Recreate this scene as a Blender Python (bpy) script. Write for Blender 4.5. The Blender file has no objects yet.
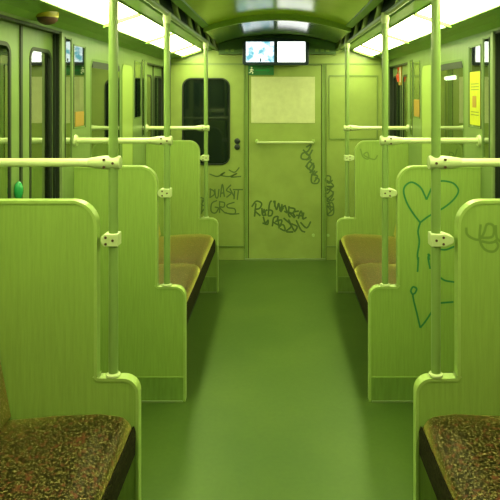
import bpy, bmesh, math, random
from mathutils import Vector, Matrix
random.seed(7)
C = bpy.context.scene.collection
PI = math.pi

# ------------------------------------------------------------------ measurements (metres)
EYE = 1.54            # eye height over the floor
FPX = 600.0           # focal length in pixels of the 500 px frame
VX, VY = 277.3, 94.0  # vanishing point of the aisle in the photograph
W = 1.02              # half width between the side walls
Y1, Y2, Y3, YE = 2.057, 3.025, 4.675, 5.573   # three pairs of partitions and the end wall
REAR = -1.6
ZT = 1.847            # top of the side walls

# ------------------------------------------------------------------ materials
def new_mat(name):
    m = bpy.data.materials.new(name); m.use_nodes = True
    nt = m.node_tree
    b = nt.nodes['Principled BSDF']
    return m, nt, b

def plain(name, col, rough=.5, metal=0., spec=.5, noise=0., nscale=8., stretch=(1, 1, 1), coat=0., bump=0.):
    m, nt, b = new_mat(name)
    b.inputs['Base Color'].default_value = (*col, 1)
    b.inputs['Roughness'].default_value = rough
    b.inputs['Metallic'].default_value = metal
    b.inputs['Specular IOR Level'].default_value = spec
    b.inputs['Coat Weight'].default_value = coat
    b.inputs['Coat Roughness'].default_value = .12
    if noise > 0:
        tc = nt.nodes.new('ShaderNodeTexCoord')
        mp = nt.nodes.new('ShaderNodeMapping'); mp.inputs['Scale'].default_value = stretch
        nz = nt.nodes.new('ShaderNodeTexNoise'); nz.inputs['Scale'].default_value = nscale
        nz.inputs['Detail'].default_value = 5; nz.inputs['Roughness'].default_value = .6
        rp = nt.nodes.new('ShaderNodeValToRGB')
        rp.color_ramp.elements[0].position = .3; rp.color_ramp.elements[1].position = .7
        rp.color_ramp.elements[0].color = (*[c * (1 - noise) for c in col], 1)
        rp.color_ramp.elements[1].color = (*[min(1, c * (1 + noise * .7)) for c in col], 1)
        L = nt.links
        L.new(tc.outputs['Object'], mp.inputs['Vector']); L.new(mp.outputs[0], nz.inputs['Vector'])
        L.new(nz.outputs['Fac'], rp.inputs['Fac']); L.new(rp.outputs['Color'], b.inputs['Base Color'])
        if bump > 0:
            bp = nt.nodes.new('ShaderNodeBump'); bp.inputs['Strength'].default_value = bump; bp.inputs['Distance'].default_value = .002
            L.new(nz.outputs['Fac'], bp.inputs['Height']); L.new(bp.outputs[0], b.inputs['Normal'])
    return m

def emit(name, col, strength):
    m, nt, b = new_mat(name)
    b.inputs['Base Color'].default_value = (.8, .8, .7, 1)
    b.inputs['Emission Color'].default_value = (*col, 1)
    b.inputs['Emission Strength'].default_value = strength
    return m

MAT = {}
MAT['laminate'] = plain('oak_laminate', (.262, .395, .082), .42, noise=.11, nscale=8, stretch=(14, 14, .9), spec=.4)
MAT['wall'] = plain('wall_laminate', (.175, .265, .085), .28, noise=.08, nscale=5, stretch=(6, 6, 1))
MAT['endwall'] = plain('end_wall_paint', (.275, .365, .092), .27, noise=.10, nscale=4)
MAT['trim'] = plain('pale_edge_trim', (.33, .47, .12), .35, noise=.08, nscale=30)
MAT['pole'] = plain('pole_enamel', (.20, .31, .085), .30, spec=.5)
MAT['rail'] = plain('rail_enamel', (.56, .66, .34), .28, spec=.5)
MAT['clamp'] = plain('cast_clamp', (.50, .60, .30), .35)
MAT['screw'] = plain('screw_dark', (.07, .03, .02), .5)
MAT['kick'] = plain('kick_plate_vinyl', (.17, .285, .055), .5, noise=.18, nscale=6, stretch=(10, 10, 1.2))
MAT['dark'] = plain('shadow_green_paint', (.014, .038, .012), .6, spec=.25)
MAT['seam'] = plain('moulding_paint', (.15, .235, .05), .3)
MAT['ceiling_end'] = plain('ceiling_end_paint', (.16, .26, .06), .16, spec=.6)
MAT['panelpale'] = plain('pale_wall_panel', (.33, .46, .11), .32)
MAT['tunnel_lamp'] = emit('tunnel_lamp_glass', (1, 1, .75), 14)
MAT['band'] = plain('shaded_front_fabric', (.022, .020, .008), .8, spec=.1, noise=.7, nscale=120)  # seat fabric darkened: the shade on the cushion front is in this colour
MAT['header'] = plain('duct_paint', (.07, .14, .045), .35)
MAT['rubber'] = plain('black_rubber', (.012, .022, .012), .45)
MAT['frame'] = plain('window_frame_paint', (.12, .21, .05), .35)
MAT['grey'] = plain('grey_green_metal', (.23, .31, .13), .3, metal=.3)
MAT['cornice'] = plain('cornice_paint', (.19, .36, .07), .38, noise=.10, nscale=6)
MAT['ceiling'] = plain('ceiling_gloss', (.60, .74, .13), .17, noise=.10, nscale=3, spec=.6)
MAT['black'] = plain('black_plastic', (.012, .02, .018), .35)
MAT['navy'] = plain('housing_blue_black', (.012, .03, .045), .35)
MAT['white'] = plain('white_enamel', (.8, .82, .7), .4)
MAT['red'] = plain('red_enamel', (.62, .08, .03), .4)
MAT['orange'] = plain('orange_print', (.36, .22, .035), .5)
MAT['yellow'] = plain('yellow_paper', (.50, .54, .015), .5, noise=.12, nscale=25)
MAT['paper'] = plain('cream_notice', (.56, .60, .33), .4, noise=.10, nscale=14)
MAT['teal'] = plain('green_plastic', (.02, .30, .09), .25)
MAT['signgreen'] = plain('sign_green', (.012, .15, .035), .4)
MAT['marker'] = plain('green_marker', (.02, .19, .06), .5)
MAT['ink'] = plain('dark_ink', (.075, .135, .03), .5)
MAT['faint'] = plain('faint_ink', (.15, .25, .045), .5)
MAT['amber'] = plain('amber_lens', (.55, .45, .05), .2)
MAT['tunnel'] = plain('tunnel_concrete', (.02, .025, .02), .8, noise=.3, nscale=3)
MAT['diffuser'] = emit('light_diffuser', (.96, 1.0, .46), 21.0)
MAT['screen_white'] = emit('screen_white', (.95, .95, 1.0), 2.2)

def mat_floor():
    m, nt, b = new_mat('green_linoleum')
    N, L = nt.nodes, nt.links
    tc = N.new('ShaderNodeTexCoord')
    n1 = N.new('ShaderNodeTexNoise'); n1.inputs['Scale'].default_value = 2.2; n1.inputs['Detail'].default_value = 4
    n2 = N.new('ShaderNodeTexNoise'); n2.inputs['Scale'].default_value = 45; n2.inputs['Detail'].default_value = 3
    r1 = N.new('ShaderNodeValToRGB')
    r1.color_ramp.elements[0].position = .32; r1.color_ramp.elements[0].color = (.054, .102, .015, 1)
    r1.color_ramp.elements[1].position = .70; r1.color_ramp.elements[1].color = (.078, .132, .022, 1)
    mx = N.new('ShaderNodeMixRGB'); mx.blend_type = 'MULTIPLY'; mx.inputs['Fac'].default_value = .25
    L.new(tc.outputs['Object'], n1.inputs['Vector']); L.new(tc.outputs['Object'], n2.inputs['Vector'])
    L.new(n1.outputs['Fac'], r1.inputs['Fac']); L.new(r1.outputs['Color'], mx.inputs['Color1'])
    L.new(n2.outputs['Fac'], mx.inputs['Color2']); L.new(mx.outputs['Color'], b.inputs['Base Color'])
    b.inputs['Roughness'].default_value = .46; b.inputs['Specular IOR Level'].default_value = .75
    b.inputs['Specular Tint'].default_value = (.6, 1, .4, 1)
    return m
MAT['floor'] = mat_floor()

def mat_fabric():
    m, nt, b = new_mat('mottled_moquette')
    N, L = nt.nodes, nt.links
    tc = N.new('ShaderNodeTexCoord')
    n0 = N.new('ShaderNodeTexNoise'); n0.inputs['Scale'].default_value = 160; n0.inputs['Detail'].default_value = 1.5
    n0.inputs['Distortion'].default_value = .2
    rp = N.new('ShaderNodeValToRGB'); rp.color_ramp.interpolation = 'LINEAR'
    e = rp.color_ramp.elements
    e[0].position = .44; e[0].color = (.003, .002, .0015, 1)
    e[1].position = .52; e[1].color = (.012, .008, .003, 1)
    x = e.new(.62); x.color = (.17, .135, .045, 1)
    x = e.new(.74); x.color = (.34, .28, .12, 1)
    n3 = N.new('ShaderNodeTexNoise'); n3.inputs['Scale'].default_value = 60
    r3 = N.new('ShaderNodeValToRGB')
    r3.color_ramp.elements[0].position = .55; r3.color_ramp.elements[0].color = (0, 0, 0, 1)
    r3.color_ramp.elements[1].position = .66; r3.color_ramp.elements[1].color = (1, 1, 1, 1)
    mx = N.new('ShaderNodeMixRGB'); mx.inputs['Color2'].default_value = (.11, .03, .02, 1)
    L.new(tc.outputs['Object'], n0.inputs['Vector']); L.new(tc.outputs['Object'], n3.inputs['Vector'])
    L.new(n0.outputs['Fac'], rp.inputs['Fac']); L.new(n3.outputs['Fac'], r3.inputs['Fac'])
    L.new(r3.outputs['Color'], mx.inputs['Fac']); L.new(rp.outputs['Color'], mx.inputs['Color1'])
    L.new(mx.outputs['Color'], b.inputs['Base Color'])
    bp = N.new('ShaderNodeBump'); bp.inputs['Strength'].default_value = .25; bp.inputs['Distance'].default_value = .003
    L.new(n0.outputs['Fac'], bp.inputs['Height']); L.new(bp.outputs[0], b.inputs['Normal'])
    b.inputs['Roughness'].default_value = .5; b.inputs['Specular IOR Level'].default_value = .22
    b.inputs['Specular Tint'].default_value = (1, .9, .35, 1)
    sh = N.new('ShaderNodeBsdfSheen'); sh.distribution = 'ASHIKHMIN'; sh.inputs['Roughness'].default_value = .27
    sh.inputs['Color'].default_value = (.44, .44, .08, 1)
    ad = N.new('ShaderNodeAddShader')
    L.new(b.outputs[0], ad.inputs[0]); L.new(sh.outputs[0], ad.inputs[1]); L.new(ad.outputs[0], N['Material Output'].inputs['Surface'])
    return m
MAT['fabric'] = mat_fabric()

def mat_glass():
    m = bpy.data.materials.new('dark_window_glass'); m.use_nodes = True
    nt = m.node_tree; N, L = nt.nodes, nt.links
    N.clear()
    out = N.new('ShaderNodeOutputMaterial'); mix = N.new('ShaderNodeMixShader')
    tr = N.new('ShaderNodeBsdfTransparent'); tr.inputs['Color'].default_value = (.55, .62, .5, 1)
    gl = N.new('ShaderNodeBsdfGlossy'); gl.inputs['Roughness'].default_value = .02; gl.inputs['Color'].default_value = (.95, 1, .9, 1)
    fr = N.new('ShaderNodeFresnel'); fr.inputs['IOR'].default_value = 9
    ge = N.new('ShaderNodeNewGeometry'); iv = N.new('ShaderNodeMath'); iv.operation = 'SUBTRACT'; iv.inputs[0].default_value = 1
    ml = N.new('ShaderNodeMath'); ml.operation = 'MULTIPLY'      # the pane's rear face only lets light through
    L.new(ge.outputs['Backfacing'], iv.inputs[1]); L.new(fr.outputs[0], ml.inputs[0]); L.new(iv.outputs[0], ml.inputs[1])
    L.new(ml.outputs[0], mix.inputs['Fac']); L.new(tr.outputs[0], mix.inputs[1]); L.new(gl.outputs[0], mix.inputs[2])
    L.new(mix.outputs[0], out.inputs['Surface'])
    return m
MAT['glass'] = mat_glass()
MAT['endglass'] = plain('cab_glass', (.006, .012, .010), .06, spec=.5)

def mat_screen():
    m, nt, b = new_mat('screen_picture')
    N, L = nt.nodes, nt.links
    tc = N.new('ShaderNodeTexCoord'); mp = N.new('ShaderNodeMapping'); mp.inputs['Scale'].default_value = (11, 1, 11)
    nz = N.new('ShaderNodeTexNoise'); nz.inputs['Scale'].default_value = 1.3; nz.inputs['Detail'].default_value = 3
    rp = N.new('ShaderNodeValToRGB')
    e = rp.color_ramp.elements
    e[0].position = .38; e[0].color = (.12, .42, .50, 1)
    e[1].position = .52; e[1].color = (.85, .95, 1.0, 1)
    L.new(tc.outputs['Object'], mp.inputs['Vector']); L.new(mp.outputs[0], nz.inputs['Vector'])
    L.new(nz.outputs['Fac'], rp.inputs['Fac']); L.new(rp.outputs['Color'], b.inputs['Emission Color'])
    b.inputs['Emission Strength'].default_value = 1.6
    b.inputs['Base Color'].default_value = (.02, .02, .02, 1)
    return m
MAT['screen_picture'] = mat_screen()

# ------------------------------------------------------------------ mesh helpers
def obj(name, bm, mat, parent=None, smooth=False, bevel=0.):
    bmesh.ops.recalc_face_normals(bm, faces=bm.faces[:])
    me = bpy.data.meshes.new(name); bm.to_mesh(me); bm.free()
    me.materials.append(MAT[mat])
    if smooth:
        me.polygons.foreach_set('use_smooth', [True] * len(me.polygons))
        try: me.set_sharp_from_angle(angle=math.radians(40))
        except Exception: pass
    o = bpy.data.objects.new(name, me); C.objects.link(o)
    if parent is not None:
        o.parent = parent
        o.matrix_parent_inverse = Matrix.Identity(4)
        o.location = -parent_world(parent)
    if bevel:
        md = o.modifiers.new('bevel', 'BEVEL'); md.width = bevel; md.segments = 3; md.limit_method = 'ANGLE'
        md.angle_limit = math.radians(40)
    return o

def parent_world(p):
    v = Vector((0, 0, 0))
    while p is not None:
        v += p.location; p = p.parent
    return v

def thing(name, label, cat, loc, group=None):
    o = bpy.data.objects.new(name, None); C.objects.link(o)
    o.location = loc; o.empty_display_size = .05
    o['label'] = label; o['category'] = cat
    if group: o['group'] = group
    return o

def tag(o, label, cat, group=None):
    o['label'] = label; o['category'] = cat
    if group: o['group'] = group
    return o

def struct(name, loc=None, bm=None, mat=None, **k):
    if bm is not None: o = obj(name, bm, mat, **k)
    else:
        o = bpy.data.objects.new(name, None); C.objects.link(o); o.location = loc or (0, 0, 0); o.empty_display_size = .05
    o['kind'] = 'structure'
    return o

def box(bm, x0, x1, y0, y1, z0, z1):
    x0, x1 = min(x0, x1), max(x0, x1)
    v = [bm.verts.new(p) for p in ((x0, y0, z0), (x1, y0, z0), (x1, y1, z0), (x0, y1, z0), (x0, y0, z1), (x1, y0, z1), (x1, y1, z1), (x0, y1, z1))]
    for f in ((0, 1, 2, 3), (4, 5, 6, 7), (0, 1, 5, 4), (1, 2, 6, 5), (2, 3, 7, 6), (3, 0, 4, 7)):
        bm.faces.new([v[i] for i in f])
    return bm

def bx(*a):
    return box(bmesh.new(), *a)

def arc(cx, cz, r, a0, a1, n=8):
    return [(cx + r * math.cos(math.radians(a0 + (a1 - a0) * i / n)), cz + r * math.sin(math.radians(a0 + (a1 - a0) * i / n))) for i in range(n + 1)]

def rrect(a0, a1, b0, b1, r, n=6):
    return arc(a1 - r, b1 - r, r, 0, 90, n) + arc(a0 + r, b1 - r, r, 90, 180, n) + arc(a0 + r, b0 + r, r, 180, 270, n) + arc(a1 - r, b0 + r, r, 270, 360, n)

def plate(outer, holes, to3, depth):
    """2-D outline with holes, put in place by to3(a, b, t) for t in 0..1 across the depth."""
    bm = bmesh.new()
    ed = []
    if not holes: bm.faces.new([bm.verts.new((p[0], p[1], 0)) for p in outer])
    for lp in [] if not holes else [outer] + list(holes):
        vs = [bm.verts.new((p[0], p[1], 0)) for p in lp]
        for i in range(len(vs)): ed.append(bm.edges.new((vs[i], vs[(i + 1) % len(vs)])))
    if holes: bmesh.ops.triangle_fill(bm, use_beauty=True, use_dissolve=False, edges=ed, normal=(0, 0, 1))
    if depth:
        r = bmesh.ops.extrude_face_region(bm, geom=bm.faces[:])
        for v in r['geom']:
            if isinstance(v, bmesh.types.BMVert): v.co.z = 1
    for v in bm.verts: v.co = to3(v.co.x, v.co.y, v.co.z)
    return bm

def prism(pts, to3):
    """closed outline extruded between t=0 and t=1"""
    return plate(pts, [], to3, 1)

def tube(bm, pts, r, seg=14, cap=True):
    pts = [Vector(p) for p in pts]
    rr = r if isinstance(r, (list, tuple)) else [r] * len(pts)
    rings = []
    t0 = (pts[1] - pts[0]).normalized()
    up = Vector((0, 0, 1)) if abs(t0.z) < .9 else Vector((1, 0, 0))
    for i, p in enumerate(pts):
        if i == 0: t = t0
        elif i == len(pts) - 1: t = (pts[-1] - pts[-2]).normalized()
        else: t = ((pts[i + 1] - pts[i]).normalized() + (pts[i] - pts[i - 1]).normalized()).normalized()
        a = t.cross(up).normalized(); b = t.cross(a).normalized()
        rings.append([bm.verts.new(p + a * rr[i] * math.cos(2 * PI * k / seg) + b * rr[i] * math.sin(2 * PI * k / seg)) for k in range(seg)])
    for i in range(len(rings) - 1):
        for k in range(seg):
            bm.faces.new((rings[i][k], rings[i][(k + 1) % seg], rings[i + 1][(k + 1) % seg], rings[i + 1][k]))
    if cap:
        bm.faces.new(rings[0][::-1]); bm.faces.new(rings[-1])
    return bm

def strip(path, half_in, half_out, y0, y1, s=1):
    """band that follows an open path in the x-z plane, between two depths"""
    bm = bmesh.new(); n = len(path); R = []
    for i, p in enumerate(path):
        p = Vector((p[0], p[1]))
        def nrm(q, w):
            d = (Vector(w) - Vector(q)).normalized(); return Vector((-d.y, d.x))
        if i == 0: m = nrm(path[0], path[1])
        elif i == n - 1: m = nrm(path[-2], path[-1])
        else:
            a, b = nrm(path[i - 1], path[i]), nrm(path[i], path[i + 1]); m = (a + b).normalized(); m = m / max(.5, m.dot(a))
        o, k = p - m * half_out, p + m * half_in
        R.append([bm.verts.new((s * q.x, y, q.y)) for q, y in ((o, y0), (o, y1), (k, y1), (k, y0))])
    for i in range(n - 1):
        for k in range(4):
            bm.faces.new((R[i][k], R[i][(k + 1) % 4], R[i + 1][(k + 1) % 4], R[i + 1][k]))
    bm.faces.new(R[0]); bm.faces.new(R[-1][::-1])
    return bm

def spline(pts, n=6):
    if len(pts) < 3: return [Vector(p) for p in pts]
    P = [Vector(p) for p in pts]; P = [P[0] * 2 - P[1]] + P + [P[-1] * 2 - P[-2]]
    out = []
    for i in range(1, len(P) - 2):
        for k in range(n):
            t = k / n
            out.append(.5 * ((2 * P[i]) + (-P[i - 1] + P[i + 1]) * t + (2 * P[i - 1] - 5 * P[i] + 4 * P[i + 1] - P[i + 2]) * t * t + (-P[i - 1] + 3 * P[i] - 3 * P[i + 1] + P[i + 2]) * t ** 3))
    out.append(P[-2])
    return out

def scrawl(strokes, width, y, smooth=True):
    """hand-drawn line on an upright panel facing the aisle: strokes are lists of (x, z)"""
    bm = bmesh.new()
    for j, st in enumerate(strokes):
        p = spline(st) if smooth else [Vector(q) for q in st]
        prev = None
        yy = y - .00003 * j
        for i, q in enumerate(p):
            d = (p[min(i + 1, len(p) - 1)] - p[max(i - 1, 0)])
            if d.length < 1e-7: continue
            d.normalize(); m = Vector((-d.y, d.x)) * width / 2
            a, b = q + m, q - m
            cur = (bm.verts.new((a.x, yy, a.y)), bm.verts.new((b.x, yy, b.y)))
            if prev: bm.faces.new((prev[0], prev[1], cur[1], cur[0]))
            prev = cur
    return bm

def on_plane(y, org, scale):
    """read a tracing made on an enlarged crop (origin org, enlargement scale) as x, z on the upright plane at depth y"""
    s = FPX / y
    return lambda p: ((org[0] + p[0] / scale - VX) / s, EYE - (org[1] + p[1] / scale - VY) / s)

def mirror_x(pts, s): return [(s * p[0], p[1]) for p in pts]

# ------------------------------------------------------------------ shell
struct('floor', bm=bx(-1.12, 1.12, REAR, YE + .03, -.04, 0), mat='floor')

def arch(apex, edge, half=.54, n=24):
    sag = apex - edge; R = (half * half + sag * sag) / (2 * sag); cz = apex - R
    a = math.degrees(math.asin(half / R))
    return arc(0, cz, R, 90 + a, 90 - a, n)
def arched_slab(bm, apex, edge, y0, y1, th=.03, half=.54):
    p = arch(apex, edge, half); R = []
    for x, z in p: R.append([bm.verts.new(q) for q in ((x, y0, z), (x, y1, z), (x, y1, z + th), (x, y0, z + th))])
    for i in range(len(R) - 1):
        for k in range(4): bm.faces.new((R[i][k], R[i][(k + 1) % 4], R[i + 1][(k + 1) % 4], R[i + 1][k]))
    bm.faces.new(R[0]); bm.faces.new(R[-1][::-1])
YR = 4.42
bm = bmesh.new(); arched_slab(bm, 2.128, 2.028, REAR, YR + .01)
struct('ceiling', bm=bm, mat='ceiling', smooth=True)
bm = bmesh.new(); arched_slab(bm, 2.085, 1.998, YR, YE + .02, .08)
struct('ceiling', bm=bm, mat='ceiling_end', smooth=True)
bm = bmesh.new(); arched_slab(bm, 2.080, 1.993, YR - .03, YR - .001, .05)
struct('trim_1', bm=bm, mat='trim', smooth=True)

def side_shell(s, sn):
    # side wall with openings: near door, far door, narrow panes, main window
    D1, D2 = (2.12, 2.84), (4.70, 5.48)
    outer = [(REAR, 0), (D1[0], 0), (D1[0], 1.835), (D1[1], 1.835), (D1[1], 0), (D2[0], 0), (D2[0], 1.79), (D2[1], 1.79), (D2[1], 0), (YE, 0), (YE, ZT + .004), (REAR, ZT + .004)]
    wins = [(2.885, 2.968, 1.22, 1.815, .012), (3.005, 3.185, 1.365, 1.79, .015), (3.275, 3.895, 1.06, 1.735, .06), (4.29, 4.49, 1.365, 1.78, .015), (4.53, 4.60, 1.22, 1.80, .012)]
    holes = [rrect(*w) for w in wins]
    struct('wall_' + sn, bm=plate(outer, holes, lambda a, b, t: Vector((s * (W + .03 * t), a, b)), 1), mat='wall')
    names = ['window_%d' % (i + (1 if s < 0 else 6)) for i in range(5)]
    for nm, w in zip(names, wins):
        a0, a1, b0, b1, r = w
        root = struct(nm, loc=(s * W, (a0 + a1) / 2, b0))
        g = .012 if r > .02 else .006
        obj('frame', plate(rrect(a0 - .001, a1 + .001, b0 - .001, b1 + .001, r), [rrect(a0 + g, a1 - g, b0 + g, b1 - g, max(.004, r - g))],
            lambda a, b, t: Vector((s * (W - .002 + .02 * t), a, b)), 1), 'frame', root)
        obj('pane', plate(rrect(a0 + g, a1 - g, b0 + g, b1 - g, max(.004, r - g)), [], lambda a, b, t: Vector((s * (W + .0005 + .005 * t), a, b)), 1), 'glass', root)
        if r > .02:
            obj('vent_strip', bx(s * (W - .003), s * (W + .0005), a0 + .03, a1 - .03, b1 - .050, b1 - .014), 'rubber', root)
        else:
            bm = bmesh.new()
            for q in (a0 - .004, a1): box(bm, s * (W - .003), s * (W + .004), q, q + .004, b0, b1)
            obj('gasket', bm, 'rubber', root)
    pa = rrect(3.935, 4.215, 1.00, 1.735, .05)
    struct('wall_panel_' + sn, bm=plate(pa, [], lambda a, b, t: Vector((s * (W - .004 + .004 * t), a, b)), 1), mat='panelpale')
    struct('trim_%d' % (18 if s < 0 else 19), bm=plate(rrect(3.927, 4.223, .992, 1.743, .058), [pa], lambda a, b, t: Vector((s * (W - .005 + .005 * t), a, b)), 1), mat='seam')
    # sliding doors: two leaves, rubber edges, panes
    for k, (d0, d1, plane, top) in enumerate(((D1[0], D1[1], 1.062, 1.835), (D2[0], D2[1], 1.056, 1.79))):
        root = struct('door_%d' % (k * 2 + (1 if s < 0 else 2)), loc=(s * W, (d0 + d1) / 2, 0))
        mid = (d0 + d1) / 2
        for l0, l1 in ((d0 - .05, mid), (mid, d1 + .05)):
            near = l0 < mid - .01
            if k == 0: w0, w1 = (l0 + .10, l1 - .09) if near else (l0 + .09, l1 - .07)
            else: w0, w1 = (l0 + .14, l1 - .05) if near else (l0 + .05, l1 - .07)
            hole = rrect(w0, w1, .93, 1.70 if k else 1.745, .05)
            leaf = obj('door_leaf', plate([(l0, .01), (l1, .01), (l1, top + .008), (l0, top + .008)], [hole], lambda a, b, t: Vector((s * (plane + .03 * t), a, b)), 1), 'wall', root)
            g = .016
            hin = rrect(w0 + g, w1 - g, .93 + g, (1.70 if k else 1.745) - g, .035)
            obj('window_seal', plate(hole, [hin], lambda a, b, t: Vector((s * (plane - .003 + .03 * t), a, b)), 1), 'rubber', leaf)
            obj('pane', plate(hin, [], lambda a, b, t: Vector((s * (plane + .001 + .005 * t), a, b)), 1), 'glass', leaf)
            e = l1 if near else l0
            obj('edge_seal', bx(s * (plane - .006), s * (plane + .02), e - (.010 if near else 0), e + (0 if near else .010), .01, top), 'rubber', leaf)
            if k == 0 and near:
                h = bmesh.new()
                bmesh.ops.create_uvsphere(h, u_segments=16, v_segments=10, radius=1)
                for v in h.verts: v.co = Vector((s * (plane - .012) + v.co.x * .018, mid - .045 + v.co.y * .022, 1.148 + v.co.z * .038))
                obj('door_handle', h, 'teal', leaf, smooth=True)
        bm = bmesh.new()
        box(bm, s * (W + .004), s * (plane + .03), d1 - .0005, d1 + .012, 0, top)
        for q in range(3): box(bm, s * (W + .008 + q * .02), s * (W + .016 + q * .02), d1 - .008, d1, 0, top)
        box(bm, s * (W + .004), s * (plane + .03), d0 - .012, d0 + .0005, 0, top)
        box(bm, s * (W + .004), s * (plane - .004), d0, d1, top - .012, top)
        obj('jamb_seal', bm, 'rubber', root)
        if k == 0:
            bm = bmesh.new()
            box(bm, s * (W - .004), s * (W + .012), d1 - .008, d1 + .012, 0, top)
            obj('jamb_strip', bm, 'grey', root)
    # cornice, light trough lip, dark air slot over it
    prof = [(W, ZT), (.985, 1.868), (.935, 1.880), (.880, 1.884), (.880, 1.915), (.95, 1.915), (W + .03, 1.88)]
    struct('trim_%d' % (2 if s < 0 else 3), bm=prism(mirror_x(prof, s), lambda a, b, t: Vector((a, REAR + (YE - REAR) * t, b))), mat='cornice')
    prof = [(.690, 1.950), (.600, 1.946), (.596, 1.966), (.612, 1.972), (.690, 1.985)]
    struct('trim_%d' % (4 if s < 0 else 5), bm=prism(mirror_x(prof, s), lambda a, b, t: Vector((a, REAR + (YE - REAR) * t, b))), mat='cornice')
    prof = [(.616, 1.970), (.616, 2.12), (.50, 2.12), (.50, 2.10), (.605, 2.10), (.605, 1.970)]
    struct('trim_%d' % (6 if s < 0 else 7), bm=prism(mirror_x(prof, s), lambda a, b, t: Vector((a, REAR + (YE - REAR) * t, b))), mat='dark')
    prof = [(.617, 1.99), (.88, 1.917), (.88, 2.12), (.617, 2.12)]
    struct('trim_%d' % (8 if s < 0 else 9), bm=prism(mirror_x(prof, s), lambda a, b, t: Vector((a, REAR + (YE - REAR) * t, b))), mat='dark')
    prof = [(.545, 2.020), (.500, 2.030), (.500, 2.044), (.545, 2.050)]
    struct('trim_%d' % (14 if s < 0 else 15), bm=prism(mirror_x(prof, s), lambda a, b, t: Vector((a, REAR + (YR - .06 - REAR) * t, b))), mat='cornice')
    # floor strip along the wall
    bm = bmesh.new()
    for a, b in ((REAR, D1[0] - .02), (D1[1] + .02, D2[0] - .02)): box(bm, s * (W - .012), s * W, a, b, 0, .09)
    struct('baseboard_' + sn, bm=bm, mat='kick')
    # what lies behind the glass
    struct('wall_tunnel_' + sn, bm=bx(s * 1.75, s * 1.80, REAR, 9, -.6, 3), mat='tunnel')
for s, sn in ((-1, 'left'), (1, 'right')): side_shell(s, sn)
struct('wall_rear', bm=bx(-1.12, 1.12, REAR - .04, REAR, 0, 2.15), mat='dark')

# ------------------------------------------------------------------ end wall with cab door
DX0, DX1 = -.272, .415
we = [(-1.12, 0), (DX0, 0), (DX0, 1.815), (DX1, 1.815), (DX1, 0), (1.12, 0), (1.12, 2.2), (-1.12, 2.2)]
wh = rrect(-.885, -.437, .880, 1.690, .085, 8)
T = lambda y0, y1: (lambda a, b, t: Vector((a, y0 + (y1 - y0) * t, b)))
struct('wall_end', bm=plate(we, [wh], T(YE, YE + .04), 1), mat='endwall')
root = struct('window_11', loc=(-.66, YE, .88))
obj('frame', plate(wh, [rrect(-.873, -.449, .892, 1.678, .075, 8)], T(YE - .006, YE + .02), 1), 'rubber', root)
obj('pane', plate(rrect(-.873, -.449, .892, 1.678, .075, 8), [], T(YE + .010, YE + .016), 1), 'endglass', root)
pts = [(-.535, 1.905), (.535, 1.905), (.535, 1.995)] + arch(2.082, 1.997, .53)[::-1] + [(-.535, 1.995)]
struct('trim_16', bm=prism(pts, T(YE - .10, YE - .0005)), mat='header')
bm = bmesh.new()
for x in (-.46, -.41, .36, .41, .46): box(bm, x - .014, x + .014, YE - .106, YE - .099, 1.925, 1.95)
struct('trim_17', bm=bm, mat='kick')
# mouldings on the end wall
bm = bmesh.new()
box(bm, -W, W, YE - .006, YE, 1.812, 1.826)
for x in (DX0 - .034, DX1 + .038): box(bm, x - .005, x + .005, YE - .010, YE, 0, 1.812)
box(bm, -W, DX0 - .04, YE - .008, YE, .118, .130)
box(bm, DX1 + .044, W, YE - .008, YE, .118, .130)
struct('trim_10', bm=bm, mat='seam')
bm = plate(rrect(.475, .935, 1.115, 1.715, .012), [rrect(.487, .923, 1.127, 1.703, .01)], T(YE - .007, YE), 1)
struct('trim_11', bm=bm, mat='seam')
bm = bmesh.new()
for x in (DX0 - .016, DX1 + .016): box(bm, x - .010, x + .010, YE - .003, YE + .002, 0, 1.812)
struct('trim_12', bm=bm, mat='kick')
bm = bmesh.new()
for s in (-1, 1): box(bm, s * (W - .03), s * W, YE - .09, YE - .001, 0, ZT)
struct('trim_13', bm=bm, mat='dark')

door = struct('door_5', loc=((DX0 + DX1) / 2, YE, 0))
bm = bx(DX0 + .006, DX1 - .006, YE + .004, YE + .03, .012, 1.808)
obj('door_panel', bm, 'endwall', door, bevel=.004)
bm = bmesh.new()
box(bm, DX0, DX0 + .006, YE + .001, YE + .03, 0, 1.815); box(bm, DX1 - .006, DX1, YE + .001, YE + .03, 0, 1.815)
box(bm, DX0, DX1, YE + .001, YE + .03, 1.809, 1.815); box(bm, DX0, DX1, YE + .001, YE + .03, 0, .012)
obj('door_gap', bm, 'dark', door)
obj('threshold', bx(DX0 - .03, DX1 + .03, YE - .02, YE + .004, .0005, .014), 'grey', door)
nb = obj('notice_board', bx(-.243, .350, YE - .001, YE + .005, 1.27, 1.70), 'paper', door, bevel=.002)
HZ = 1.094
bm = bmesh.new(); tube(bm, [(-.19, YE - .045, HZ), (.335, YE - .045, HZ)], .011)
hb = obj('handle_bar', bm, 'rail', door, smooth=True)
for x in (-.19, .335):
    bm = bmesh.new(); tube(bm, [(x, YE + .004, HZ + .012), (x, YE - .02, HZ + .012), (x, YE - .05, HZ)], .014)
    obj('bracket', bm, 'trim', hb, smooth=True)
bm = bmesh.new(); tube(bm, [(.335, YE + .004, .228), (.335, YE - .008, .228)], .014)
obj('lock', bm, 'trim', door, smooth=True)
k = bmesh.new(); tube(k, [(.472, YE, .228), (.472, YE - .010, .228)], .013)
tag(obj('lock_cylinder', k, 'trim', smooth=True), 'small pale round lock low on the panel right of the end door', 'lock')
for z, w in ((1.103, 'upper'), (1.048, 'lower')):
    k = bmesh.new(); tube(k, [(-.372, YE, z), (-.372, YE - .012, z), (-.372, YE - .016, z)], [.027, .027, .020], 20)
    tag(obj('round_knob', k, 'black', smooth=True), '%s of the two round black knobs left of the end door' % w, 'knob', 'black knobs by the end door')

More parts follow.
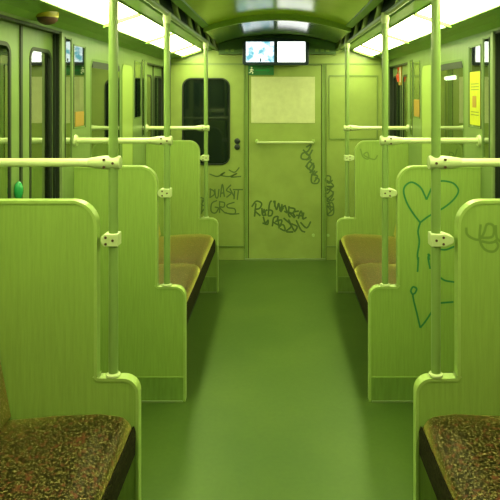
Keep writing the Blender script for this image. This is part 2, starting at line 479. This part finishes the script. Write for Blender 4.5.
# scrawled tags on the end wall (traced, illegible)
def trace(org, sc, y, strokes): 
    f = on_plane(y, org, sc); return [[f(p) for p in st] for st in strokes]
g1 = trace((195, 165), 8.333, YE, [
 [(130, 195), (125, 275)], [(120, 200), (155, 215), (160, 245), (125, 272)],
 [(165, 200), (172, 265), (190, 270), (200, 200)], [(210, 270), (228, 160), (245, 265)], [(212, 235), (245, 232)],
 [(300, 165), (262, 210), (300, 235), (262, 270)], [(290, 195), (330, 270)], [(315, 205), (400, 205)], [(362, 205), (352, 290)], [(330, 215), (325, 285)],
 [(185, 295), (140, 320), (135, 385), (170, 400), (195, 360), (165, 350)],
 [(205, 300), (205, 400)], [(205, 305), (245, 315), (240, 350), (205, 352), (250, 400)],
 [(330, 310), (270, 330), (275, 355), (330, 365), (330, 405), (250, 400)], [(250, 395), (300, 410), (370, 405)],
 [(45, 270), (75, 285), (55, 330), (85, 345), (50, 405)], [(60, 285), (55, 405)],
 [(120, 75), (190, 95), (250, 60), (215, 85), (290, 95), (350, 70), (300, 100), (385, 95)], [(280, 40), (330, 60), (370, 20)]])
g2 = trace((245, 190), 7.143, YE + .004, [
 [(78, 95), (68, 190)], [(48, 120), (80, 80), (118, 95), (105, 130), (70, 145), (110, 185)],
 [(135, 135), (150, 185)], [(125, 165), (160, 140)], [(165, 185), (175, 100), (190, 75)], [(165, 140), (195, 150), (190, 180), (165, 185)],
 [(205, 75), (225, 140), (240, 95), (250, 150)], [(215, 75), (212, 120)], [(265, 100), (255, 155), (275, 125)], [(250, 130), (290, 110)],
 [(315, 115), (310, 175), (325, 195)], [(310, 125), (355, 135), (340, 165), (315, 160), (355, 200)],
 [(360, 195), (345, 160), (385, 150)], [(380, 205), (400, 150), (415, 205)], [(365, 180), (410, 185)],
 [(130, 190), (145, 235), (165, 215), (160, 245), (125, 235)], [(195, 260), (205, 200), (235, 190), (230, 215)],
 [(195, 225), (240, 250), (275, 250), (285, 290), (250, 275)], [(275, 200), (330, 255), (295, 295), (345, 300)],
 [(310, 210), (350, 290)], [(120, 128), (126, 178), (150, 176)], [(122, 150), (145, 148)], [(285, 108), (300, 160), (280, 150)], [(215, 225), (262, 215), (250, 262)], [(330, 240), (372, 262), (352, 300)], [(235, 205), (245, 275)], [(420, 160), (412, 205), (440, 195)], [(365, 215), (400, 285), (430, 300)], [(395, 230), (440, 270), (470, 225)]])
g3 = trace((295, 140), 6.25, YE + .004, [
 [(70, 45), (100, 30), (80, 70), (45, 85), (40, 115), (75, 120), (95, 95)], [(60, 70), (95, 110), (70, 125)], [(50, 60), (85, 95), (110, 60)], [(88, 130), (120, 165), (92, 205)], [(100, 215), (140, 225), (120, 262)],
 [(105, 120), (75, 155), (85, 180), (115, 145), (110, 190), (95, 205)], [(65, 160), (80, 175), (110, 200)],
 [(125, 190), (105, 220), (105, 265), (140, 270), (150, 245), (125, 235)], [(140, 195), (118, 215)]])
g4 = trace((295, 140), 6.25, YE, [
 [(200, 220), (190, 255), (215, 265), (222, 230), (200, 222)], [(175, 235), (210, 270), (235, 250)],
 [(185, 290), (200, 335), (225, 300), (200, 290), (245, 290)], [(190, 330), (205, 385), (235, 350), (240, 320)],
 [(185, 350), (225, 380), (245, 365)], [(200, 400), (235, 395), (240, 460), (205, 470), (200, 415), (225, 440)], [(210, 380), (225, 430)], [(180, 240), (240, 285), (190, 320)], [(192, 300), (238, 330), (200, 372)], [(196, 410), (240, 425), (205, 465)]])
obj('tag_scrawl', scrawl(g2 + g3, .0155, YE + .003), 'ink', door)
pw = bpy.data.objects['wall_end']
obj('tag_scrawl', scrawl(g1, .012, YE - .0008), 'ink', pw)
obj('tag_scrawl', scrawl(g4, .013, YE - .0008), 'ink', pw)

# ------------------------------------------------------------------ partitions
def partition(s, y, label, extra=None):
    th = .017; e = .011 if y < 2.5 else 0
    root = thing('seat_partition', label, 'partition', (s * .75, y, 0), 'laminate partitions beside the seats')
    up, ar = .082, .048
    path = [(W - .001, 1.172)] + arc(.608 + e + up, 1.172 - up, up, 90, 180, 10) + [(.608 + e, .580)] + arc(.596 + e, .580, .012, 0, -90, 4) \
        + arc(.466 + e + ar, .568 - ar, ar, 90, 180, 8) + [(.466 + e, .0)]
    pts = mirror_x(path + [(W - .001, 0)], s)
    obj('panel', prism(pts, T(y - th, y + th)), 'laminate', root)
    obj('edge_trim', strip(path, .004, .006, y - .0205, y + .0205, s), 'trim', root, smooth=True)
    obj('kick_plate', bx(s * (.471 + e), s * (W - .014), y - th - .0035, y - th + .001, .001, .118), 'kick', root)
    obj('kick_strip', bx(s * (.471 + e), s * (W - .014), y - th - .0045, y - th + .001, .118, .123), 'laminate', root)
    obj('foot_strip', bx(s * (.474 + e), s * (W - .014), y - th - .014, y - th + .001, .0005, .006), 'grey', root)
    if extra: extra(root, y - th - .0008)
    return root

def hearts(root, y):
    f4 = lambda st: trace((395, 170), 5.556, y, st)
    f5 = lambda st: trace((395, 250), 5.556, y, st)
    a = f4([[(175, 165), (165, 140), (140, 95), (95, 68), (60, 85), (48, 120), (65, 180), (100, 240), (140, 292)],
            [(140, 292), (190, 255), (270, 210), (325, 165), (352, 120), (340, 88), (310, 68), (250, 62), (210, 90), (175, 165)],
            [(140, 292), (128, 340), (135, 400), (125, 470), (128, 500)], [(185, 465), (190, 500)], [(245, 440), (285, 442), (335, 422)]])
    b = f5([[(130, 40), (128, 80), (125, 122)], [(182, 22), (192, 30), (184, 42), (195, 105)], [(250, 152), (280, 170), (330, 178)], [(245, 295), (325, 288)],
            [(100, 250), (88, 228), (100, 205), (120, 215), (112, 238), (100, 250), (106, 290), (120, 345), (140, 432)], [(140, 432), (170, 395), (210, 335)]])
    o = obj('heart_drawing', scrawl(a + b, .0092, y), 'marker', root); o['label'] = 'two-lobed heart drawn in green marker'
def squiggle(root, y):
    st = trace((455, 190), 6.25, y, [[(70, 235), (75, 275), (105, 300), (150, 310), (180, 270), (200, 215), (240, 225), (235, 290), (170, 300)],
        [(160, 215), (155, 310), (185, 370), (240, 385), (270, 350), (250, 310)], [(255, 220), (262, 300), (300, 330)], [(165, 320), (215, 330), (262, 320)]])
    obj('tag_scrawl', scrawl(st, .0085, y), 'faint', root)
def loops(root, y):
    st = trace((320, 130), 2.778, y, [[(112, 52), (120, 75), (135, 80), (132, 62), (122, 70), (150, 82), (160, 70)]])
    obj('tag_scrawl', scrawl(st, .010, y), 'faint', root)

partition(-1, Y1, 'bare laminate partition behind the left foreground seat, nearest on the left')
partition(1, Y1, 'laminate partition behind the right foreground seat with a faint scribble at its top', squiggle)
partition(-1, Y2, 'unmarked laminate partition at the near end of the far left bench')
partition(1, Y2, 'laminate partition with a big green heart drawn on it')
partition(-1, Y3, 'laminate partition at the far end of the left bench, in front of the black window')
partition(1, Y3, 'laminate partition at the far end of the right bench, before the end wall', loops)
for o in bpy.data.objects:
    if o.get('label', '').startswith('laminate partition with a big green'): hearts(o, Y2 - .0178)

# ------------------------------------------------------------------ grab poles with rail and clamps
PXS = {-1: .556, 1: .5435}
def pole(s, y, label):
    PX = PXS[s] + (.006 if s < 0 and y < 2.5 else 0); px = s * PX
    root = thing('grab_pole', label, 'grab pole', (px, y, .569), 'grab poles on the partitions')
    bm = bmesh.new(); tube(bm, [(px, y, .5755), (px, y, 1.93)], .0160, 18)
    p = obj('pole', bm, 'pole', root, smooth=True)
    bm = bmesh.new(); tube(bm, [(px, y, .5755), (px, y, .582), (px, y, .586)], [.024, .024, .018], 18)
    obj('foot_collar', bm, 'clamp', root, smooth=True)
    bm = bmesh.new(); tube(bm, [(px, y, 1.895), (px, y, 1.92), (px, y, 1.95)], [.0175, .021, .020], 18)
    obj('top_socket', bm, 'clamp', root, smooth=True)
    RZ = 1.305 if y < 4 else 1.275
    bm = bmesh.new(); tube(bm, [(s * (PX + .06), y, RZ), (s * (W - .01), y, RZ)], .0145, 16)
    r = obj('rail', bm, 'rail', root, smooth=True)
    bm = bmesh.new(); tube(bm, [(s * (W - .012), y, RZ), (s * (W - .001), y, RZ)], [.026, .03], 16)
    obj('wall_flange', bm, 'clamp', r, smooth=True)
    bm = bmesh.new(); tube(bm, [(px - s * .026, y, RZ), (px - s * .024, y, RZ), (px + s * .026, y, RZ), (s * (PX + .045), y, RZ), (s * (PX + .085), y, RZ)], [.020, .0235, .0235, .022, .0155], 16)
    c = obj('rail_clamp', bm, 'clamp', root, smooth=True)
    def screws(c, z, off):
        for dx, dz in ((-.004, 0), (.026, .012), (.026, -.013)):
            x = px + s * (dx + off)
            b = bmesh.new(); tube(b, [(x, y - .012, z + dz), (x, y - .0265, z + dz)], .0045, 10)
            obj('screw', b, 'screw', c)
    screws(c, RZ, 0)
    z = EYE - .497
    pts = [(PX - .022, z - .022), (PX + .028, z - .022), (.598, z - .010), (.6005, z), (.598, z + .012), (PX + .025, z + .022), (PX - .022, z + .022)]
    c = obj('panel_clamp', prism(mirror_x(pts, s), T(y - .024, y + .024)), 'clamp', root, bevel=.004)
    for dx, dz in ((-.004, 0), (.020, .010), (.020, -.012)):
        x = px + s * dx
        b = bmesh.new(); tube(b, [(x, y - .022, z + dz), (x, y - .0255, z + dz)], .0045, 10)
        obj('screw', b, 'screw', c)
for s, sd in ((-1, 'left'), (1, 'right')):
    pole(s, Y1, 'pale grab pole nearest the camera on the %s, above the foreground seat partition' % sd)
    pole(s, Y2, {-1: 'pale grab pole at the near end of the far left bench, second on the left', 1: 'pale grab pole on the partition with the drawn heart'}[s])
    pole(s, Y3, {-1: 'thin pale grab pole in front of the black end window', 1: 'thin pale grab pole beside the framed end panel on the right'}[s])

# overhead rails the poles run up to
for s, sd in ((-1, 'left'), (1, 'right')):
    root = thing('overhead_handrail', 'long overhead handrail along the inner edge of the %s ceiling lights' % sd, 'handrail', (s * .556, 2, 1.96), 'overhead handrails')
    bm = bmesh.new(); tube(bm, [(s * .556, REAR + .002, 1.948), (s * .556, YE - .002, 1.948)], .014, 14)
    obj('rail', bm, 'grey', root, smooth=True)
    for y in (1.3, 2.2, 2.75, 3.35, 3.86, 4.28, 4.86, 5.30):
        bm = bmesh.new(); tube(bm, [(s * .556, y, 1.950), (s * .566, y, 2.00), (s * .585, y, 2.099)], [.018, .014, .018], 10)
        obj('bracket', bm, 'clamp', root, smooth=True)

# ------------------------------------------------------------------ benches
def bench(s, y0, y1, n, label):
    root = thing('bench_seat', label, 'bench', (s * .8, (y0 + y1) / 2, 0), 'upholstered bench seats')
    L = (y1 - y0) / n
    for i in range(n):
        a, b = y0 + i * L + .0005, y0 + (i + 1) * L - .0005
        prof = [(.496, .335)] + arc(.545, .396, .055, 178, 95, 8) + [(.60, .458), (.75, .452), (.90, .438), (.945, .43), (.95, .335)]
        bm = bmesh.new(); R = []
        ys = [(a, .006), (a + .003, .002), (a + .010, 0)] + [(a + (b - a) * q / 6, -.002) for q in range(1, 6)] + [(b - .010, 0), (b - .003, .002), (b, .006)]
        cx, cz = .72, .40
        for y, ins in ys:
            ring = []
            for x, z in prof:
                d = Vector((cx - x, cz - z)); 
                zz = z - (ins if z > .40 else 0); xx = x + (ins if x < .52 else 0)
                ring.append(bm.verts.new((s * xx, y, zz)))
            R.append(ring)
        for j in range(len(R) - 1):
            for k in range(len(prof)):
                k2 = (k + 1) % len(prof)
                bm.faces.new((R[j][k], R[j][k2], R[j + 1][k2], R[j + 1][k]))
        bm.faces.new(R[0]); bm.faces.new(R[-1][::-1])
        obj('seat_cushion', bm, 'fabric', root, smooth=True)
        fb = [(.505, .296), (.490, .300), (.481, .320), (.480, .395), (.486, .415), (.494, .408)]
        obj('shaded_front', prism(mirror_x(fb, s), T(a + .001, b - .001)), 'band', root, smooth=True)  # added dark strip over the cushion front, painting in its shade
        bp = [(.900, .445), (.934, .62), (.980, .86)] + arc(.996, .872, .016, 170, 20, 5) + [(1.012, .445)]
        bm = prism(mirror_x(bp, s), T(a, b))
        obj('backrest', bm, 'fabric', root, bevel=.006)
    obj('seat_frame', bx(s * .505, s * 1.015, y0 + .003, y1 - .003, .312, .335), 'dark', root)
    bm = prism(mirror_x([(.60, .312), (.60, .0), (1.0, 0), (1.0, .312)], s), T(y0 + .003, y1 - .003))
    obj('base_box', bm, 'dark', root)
bench(-1, .45, Y1 - .022, 2, 'mottled brown bench seat in the left foreground, bottom left corner')
bench(1, .45, Y1 - .022, 2, 'mottled brown bench seat in the right foreground, bottom right corner')
bench(-1, Y2 + .022, Y3 - .022, 2, 'mottled olive bench beyond the door on the left of the aisle')
bench(1, Y2 + .022, Y3 - .022, 2, 'mottled olive bench behind the partition with the heart')

# ------------------------------------------------------------------ ceiling light panels
edges = [.13, 1.10, 2.07, 3.03, 4.00, 4.97, 5.50]
order = ['nearest the camera', 'second from the camera', 'third from the camera', 'fourth from the camera', 'fifth from the camera', 'short last one by the end wall']
for s, sd in ((-1, 'left'), (1, 'right')):
    for i in range(6):
        a, b = edges[i], edges[i + 1]
        root = thing('ceiling_light', 'glowing cream light panel on the %s, %s' % (sd, order[i]), 'ceiling light', (s * .785, (a + b) / 2, 1.915), 'sloping ceiling light panels')
        P = lambda u, y, d: Vector((s * (.878 - .186 * u - .0), y, 1.888 + .062 * u + d))
        def q(u0, u1, ya, yb, d0, d1):
            bm = bmesh.new()
            v = [bm.verts.new(P(u, y, d)) for d in (d0, d1) for u, y in ((u0, ya), (u1, ya), (u1, yb), (u0, yb))]
            for f in ((0, 1, 2, 3), (4, 5, 6, 7), (0, 1, 5, 4), (1, 2, 6, 5), (2, 3, 7, 6), (3, 0, 4, 7)): bm.faces.new([v[j] for j in f])
            return bm
        obj('diffuser', q(.03, .97, a + .010, b - .010, .002, .012), 'diffuser', root)
        fr = q(0, 1, a, a + .010, -.016, .014)
        for args in ((0, 1, b - .010, b), (0, .03, a + .01, b - .01), (.97, 1, a + .01, b - .01)):
            t = q(*args, -.016 if args[3] == b else -.004, .014); me = bpy.data.meshes.new('t'); t.to_mesh(me); t.free(); fr.from_mesh(me); bpy.data.meshes.remove(me)
        obj('frame', fr, 'cornice', root)

# ------------------------------------------------------------------ twin screens, exit sign, small things
YS = 5.415
root = thing('twin_display', 'twin passenger display with two bright screens above the end door', 'display', (-.015, YS, 1.80))
pts = arc(-.015, 1.02, 1.03, 107, 73, 10) + [(.285, 1.812), (.265, 1.80), (-.295, 1.80), (-.315, 1.812)]
hs = plate(pts, [], T(YS, YE - .1015), 1)
obj('housing', hs, 'navy', root, bevel=.004)
obj('screen', bx(-.283, -.030, YS - .004, YS + .002, 1.828, 2.012), 'screen_picture', root)['label'] = 'screen showing a pale blue picture'
obj('screen', bx(.002, .252, YS - .004, YS + .002, 1.828, 2.012), 'screen_white', root)['label'] = 'blank white screen'
f = scrawl([[(-.150, 1.832), (-.150, 1.862)], [(-.157, 1.848), (-.143, 1.848)]], .012, YS - .005, False)
obj('picture_figure', f, 'navy', root)

root = thing('exit_sign', 'small dark green emergency exit sign under the left screen', 'sign', (-.15, YE, 1.71))
obj('sign_plate', bx(-.268, -.032, YE - .014, YE + .0035, 1.716, 1.806), 'signgreen', root, bevel=.003)
bm = bmesh.new(); yy = YE - .0146
tube(bm, [(-.238, yy, 1.785), (-.238, yy - .001, 1.785)], .008, 10)
me = bpy.data.meshes.new('t'); t = scrawl([[(-.238, 1.774), (-.242, 1.752)], [(-.242, 1.752), (-.226, 1.740), (-.232, 1.726)], [(-.242, 1.752), (-.254, 1.738), (-.262, 1.738)], [(-.238, 1.768), (-.222, 1.760)], [(-.238, 1.770), (-.254, 1.760)]], .009, yy, False)
t.to_mesh(me); t.free(); bm.from_mesh(me); bpy.data.meshes.remove(me)
obj('running_figure', bm, 'white', root)
bm = scrawl([[(-.20, 1.760), (-.075, 1.760)], [(-.10, 1.777), (-.070, 1.760), (-.10, 1.743)]], .007, yy, False)
obj('arrow', bm, 'teal', root)

# emergency release on the far right door
root = thing('emergency_handle', 'red and white emergency handle high on the far right door', 'emergency handle', (1.045, 5.12, 1.62))
obj('back_plate', bx(1.044, 1.0555, 5.075, 5.165, 1.615, 1.785), 'orange', root, bevel=.003)
bm = bmesh.new(); tube(bm, [(1.046, 5.12, 1.76), (1.030, 5.12, 1.755), (1.026, 5.12, 1.70), (1.034, 5.12, 1.645)], [.012, .014, .015, .010], 12)
obj('lever', bm, 'red', root, smooth=True)
obj('label_plate', bx(1.042, 1.0445, 5.085, 5.108, 1.64, 1.765), 'white', root)

root = thing('tunnel_lamp', 'small bright tunnel lamp glimpsed through the right side window', 'lamp', (1.73, 5.97, 1.70))
obj('housing', bx(1.735, 1.7499, 5.74, 6.20, 1.675, 1.735), 'dark', root)
bm = bmesh.new(); tube(bm, [(1.725, 5.82, 1.70), (1.725, 6.13, 1.70)], .020, 12); obj('bulb', bm, 'tunnel_lamp', root, smooth=True)

# door warning lamp on the left cornice
root = thing('door_warning_lamp', 'dark round door lamp with an amber top above the left door', 'lamp', (-.958, 2.50, 1.876))
bm = bmesh.new(); tube(bm, [(-.958, 2.50, 1.884), (-.958, 2.50, 1.858)], [.046, .044], 24)
obj('lamp_base', bm, 'amber', root, smooth=True)
bm = bmesh.new(); tube(bm, [(-.958, 2.50, 1.858), (-.958, 2.50, 1.846), (-.958, 2.50, 1.834), (-.958, 2.50, 1.828)], [.042, .040, .028, .010], 24)
obj('lens', bm, 'screw', root, smooth=True)

# notices stuck on the narrow panes
o = obj('pane_sticker', bx(-1.0185, -1.0203, 3.03, 3.16, 1.375, 1.45), 'orange'); tag(o, 'small orange sticker at the foot of the narrow left pane', 'sticker')
root = thing('yellow_notice', 'yellow notice on the narrow pane beside the right door', 'notice', (1.027, 3.095, 1.38))
obj('sheet', bx(1.0185, 1.0203, 3.014, 3.174, 1.38, 1.655), 'yellow', root)
bm = bmesh.new(); box(bm, 1.0176, 1.0186, 3.07, 3.13, 1.47, 1.53); obj('emblem', bm, 'orange', root)
bm = bmesh.new()
for z in (1.43, 1.445, 1.56, 1.575, 1.59): obj('print_line', bx(1.0178, 1.0186, 3.035, 3.155, z, z + .004), 'ink', root)
o = obj('pane_sticker', bx(1.0185, 1.0203, 4.305, 4.475, 1.375, 1.50), 'orange'); tag(o, 'orange sticker on the far narrow pane of the right wall', 'sticker')

# ------------------------------------------------------------------ world, camera, colour
w = bpy.data.worlds.new('tunnel_dark'); bpy.context.scene.world = w; w.use_nodes = True
w.node_tree.nodes['Background'].inputs['Color'].default_value = (.02, .03, .015, 1)
w.node_tree.nodes['Background'].inputs['Strength'].default_value = .3

cam = bpy.data.cameras.new('camera'); co = bpy.data.objects.new('camera', cam); C.objects.link(co)
co.location = (0, 0, EYE); co.rotation_euler = (PI / 2, 0, 0)
cam.sensor_width = 36; cam.lens = 36 * FPX / 500
cam.shift_x = (250 - VX) / 500; cam.shift_y = (VY - 250) / 500
cam.clip_start = .02
sc = bpy.context.scene; sc.camera = co
sc.view_settings.view_transform = 'Standard'; sc.view_settings.look = 'None'
sc.view_settings.exposure = 0; sc.view_settings.gamma = 1
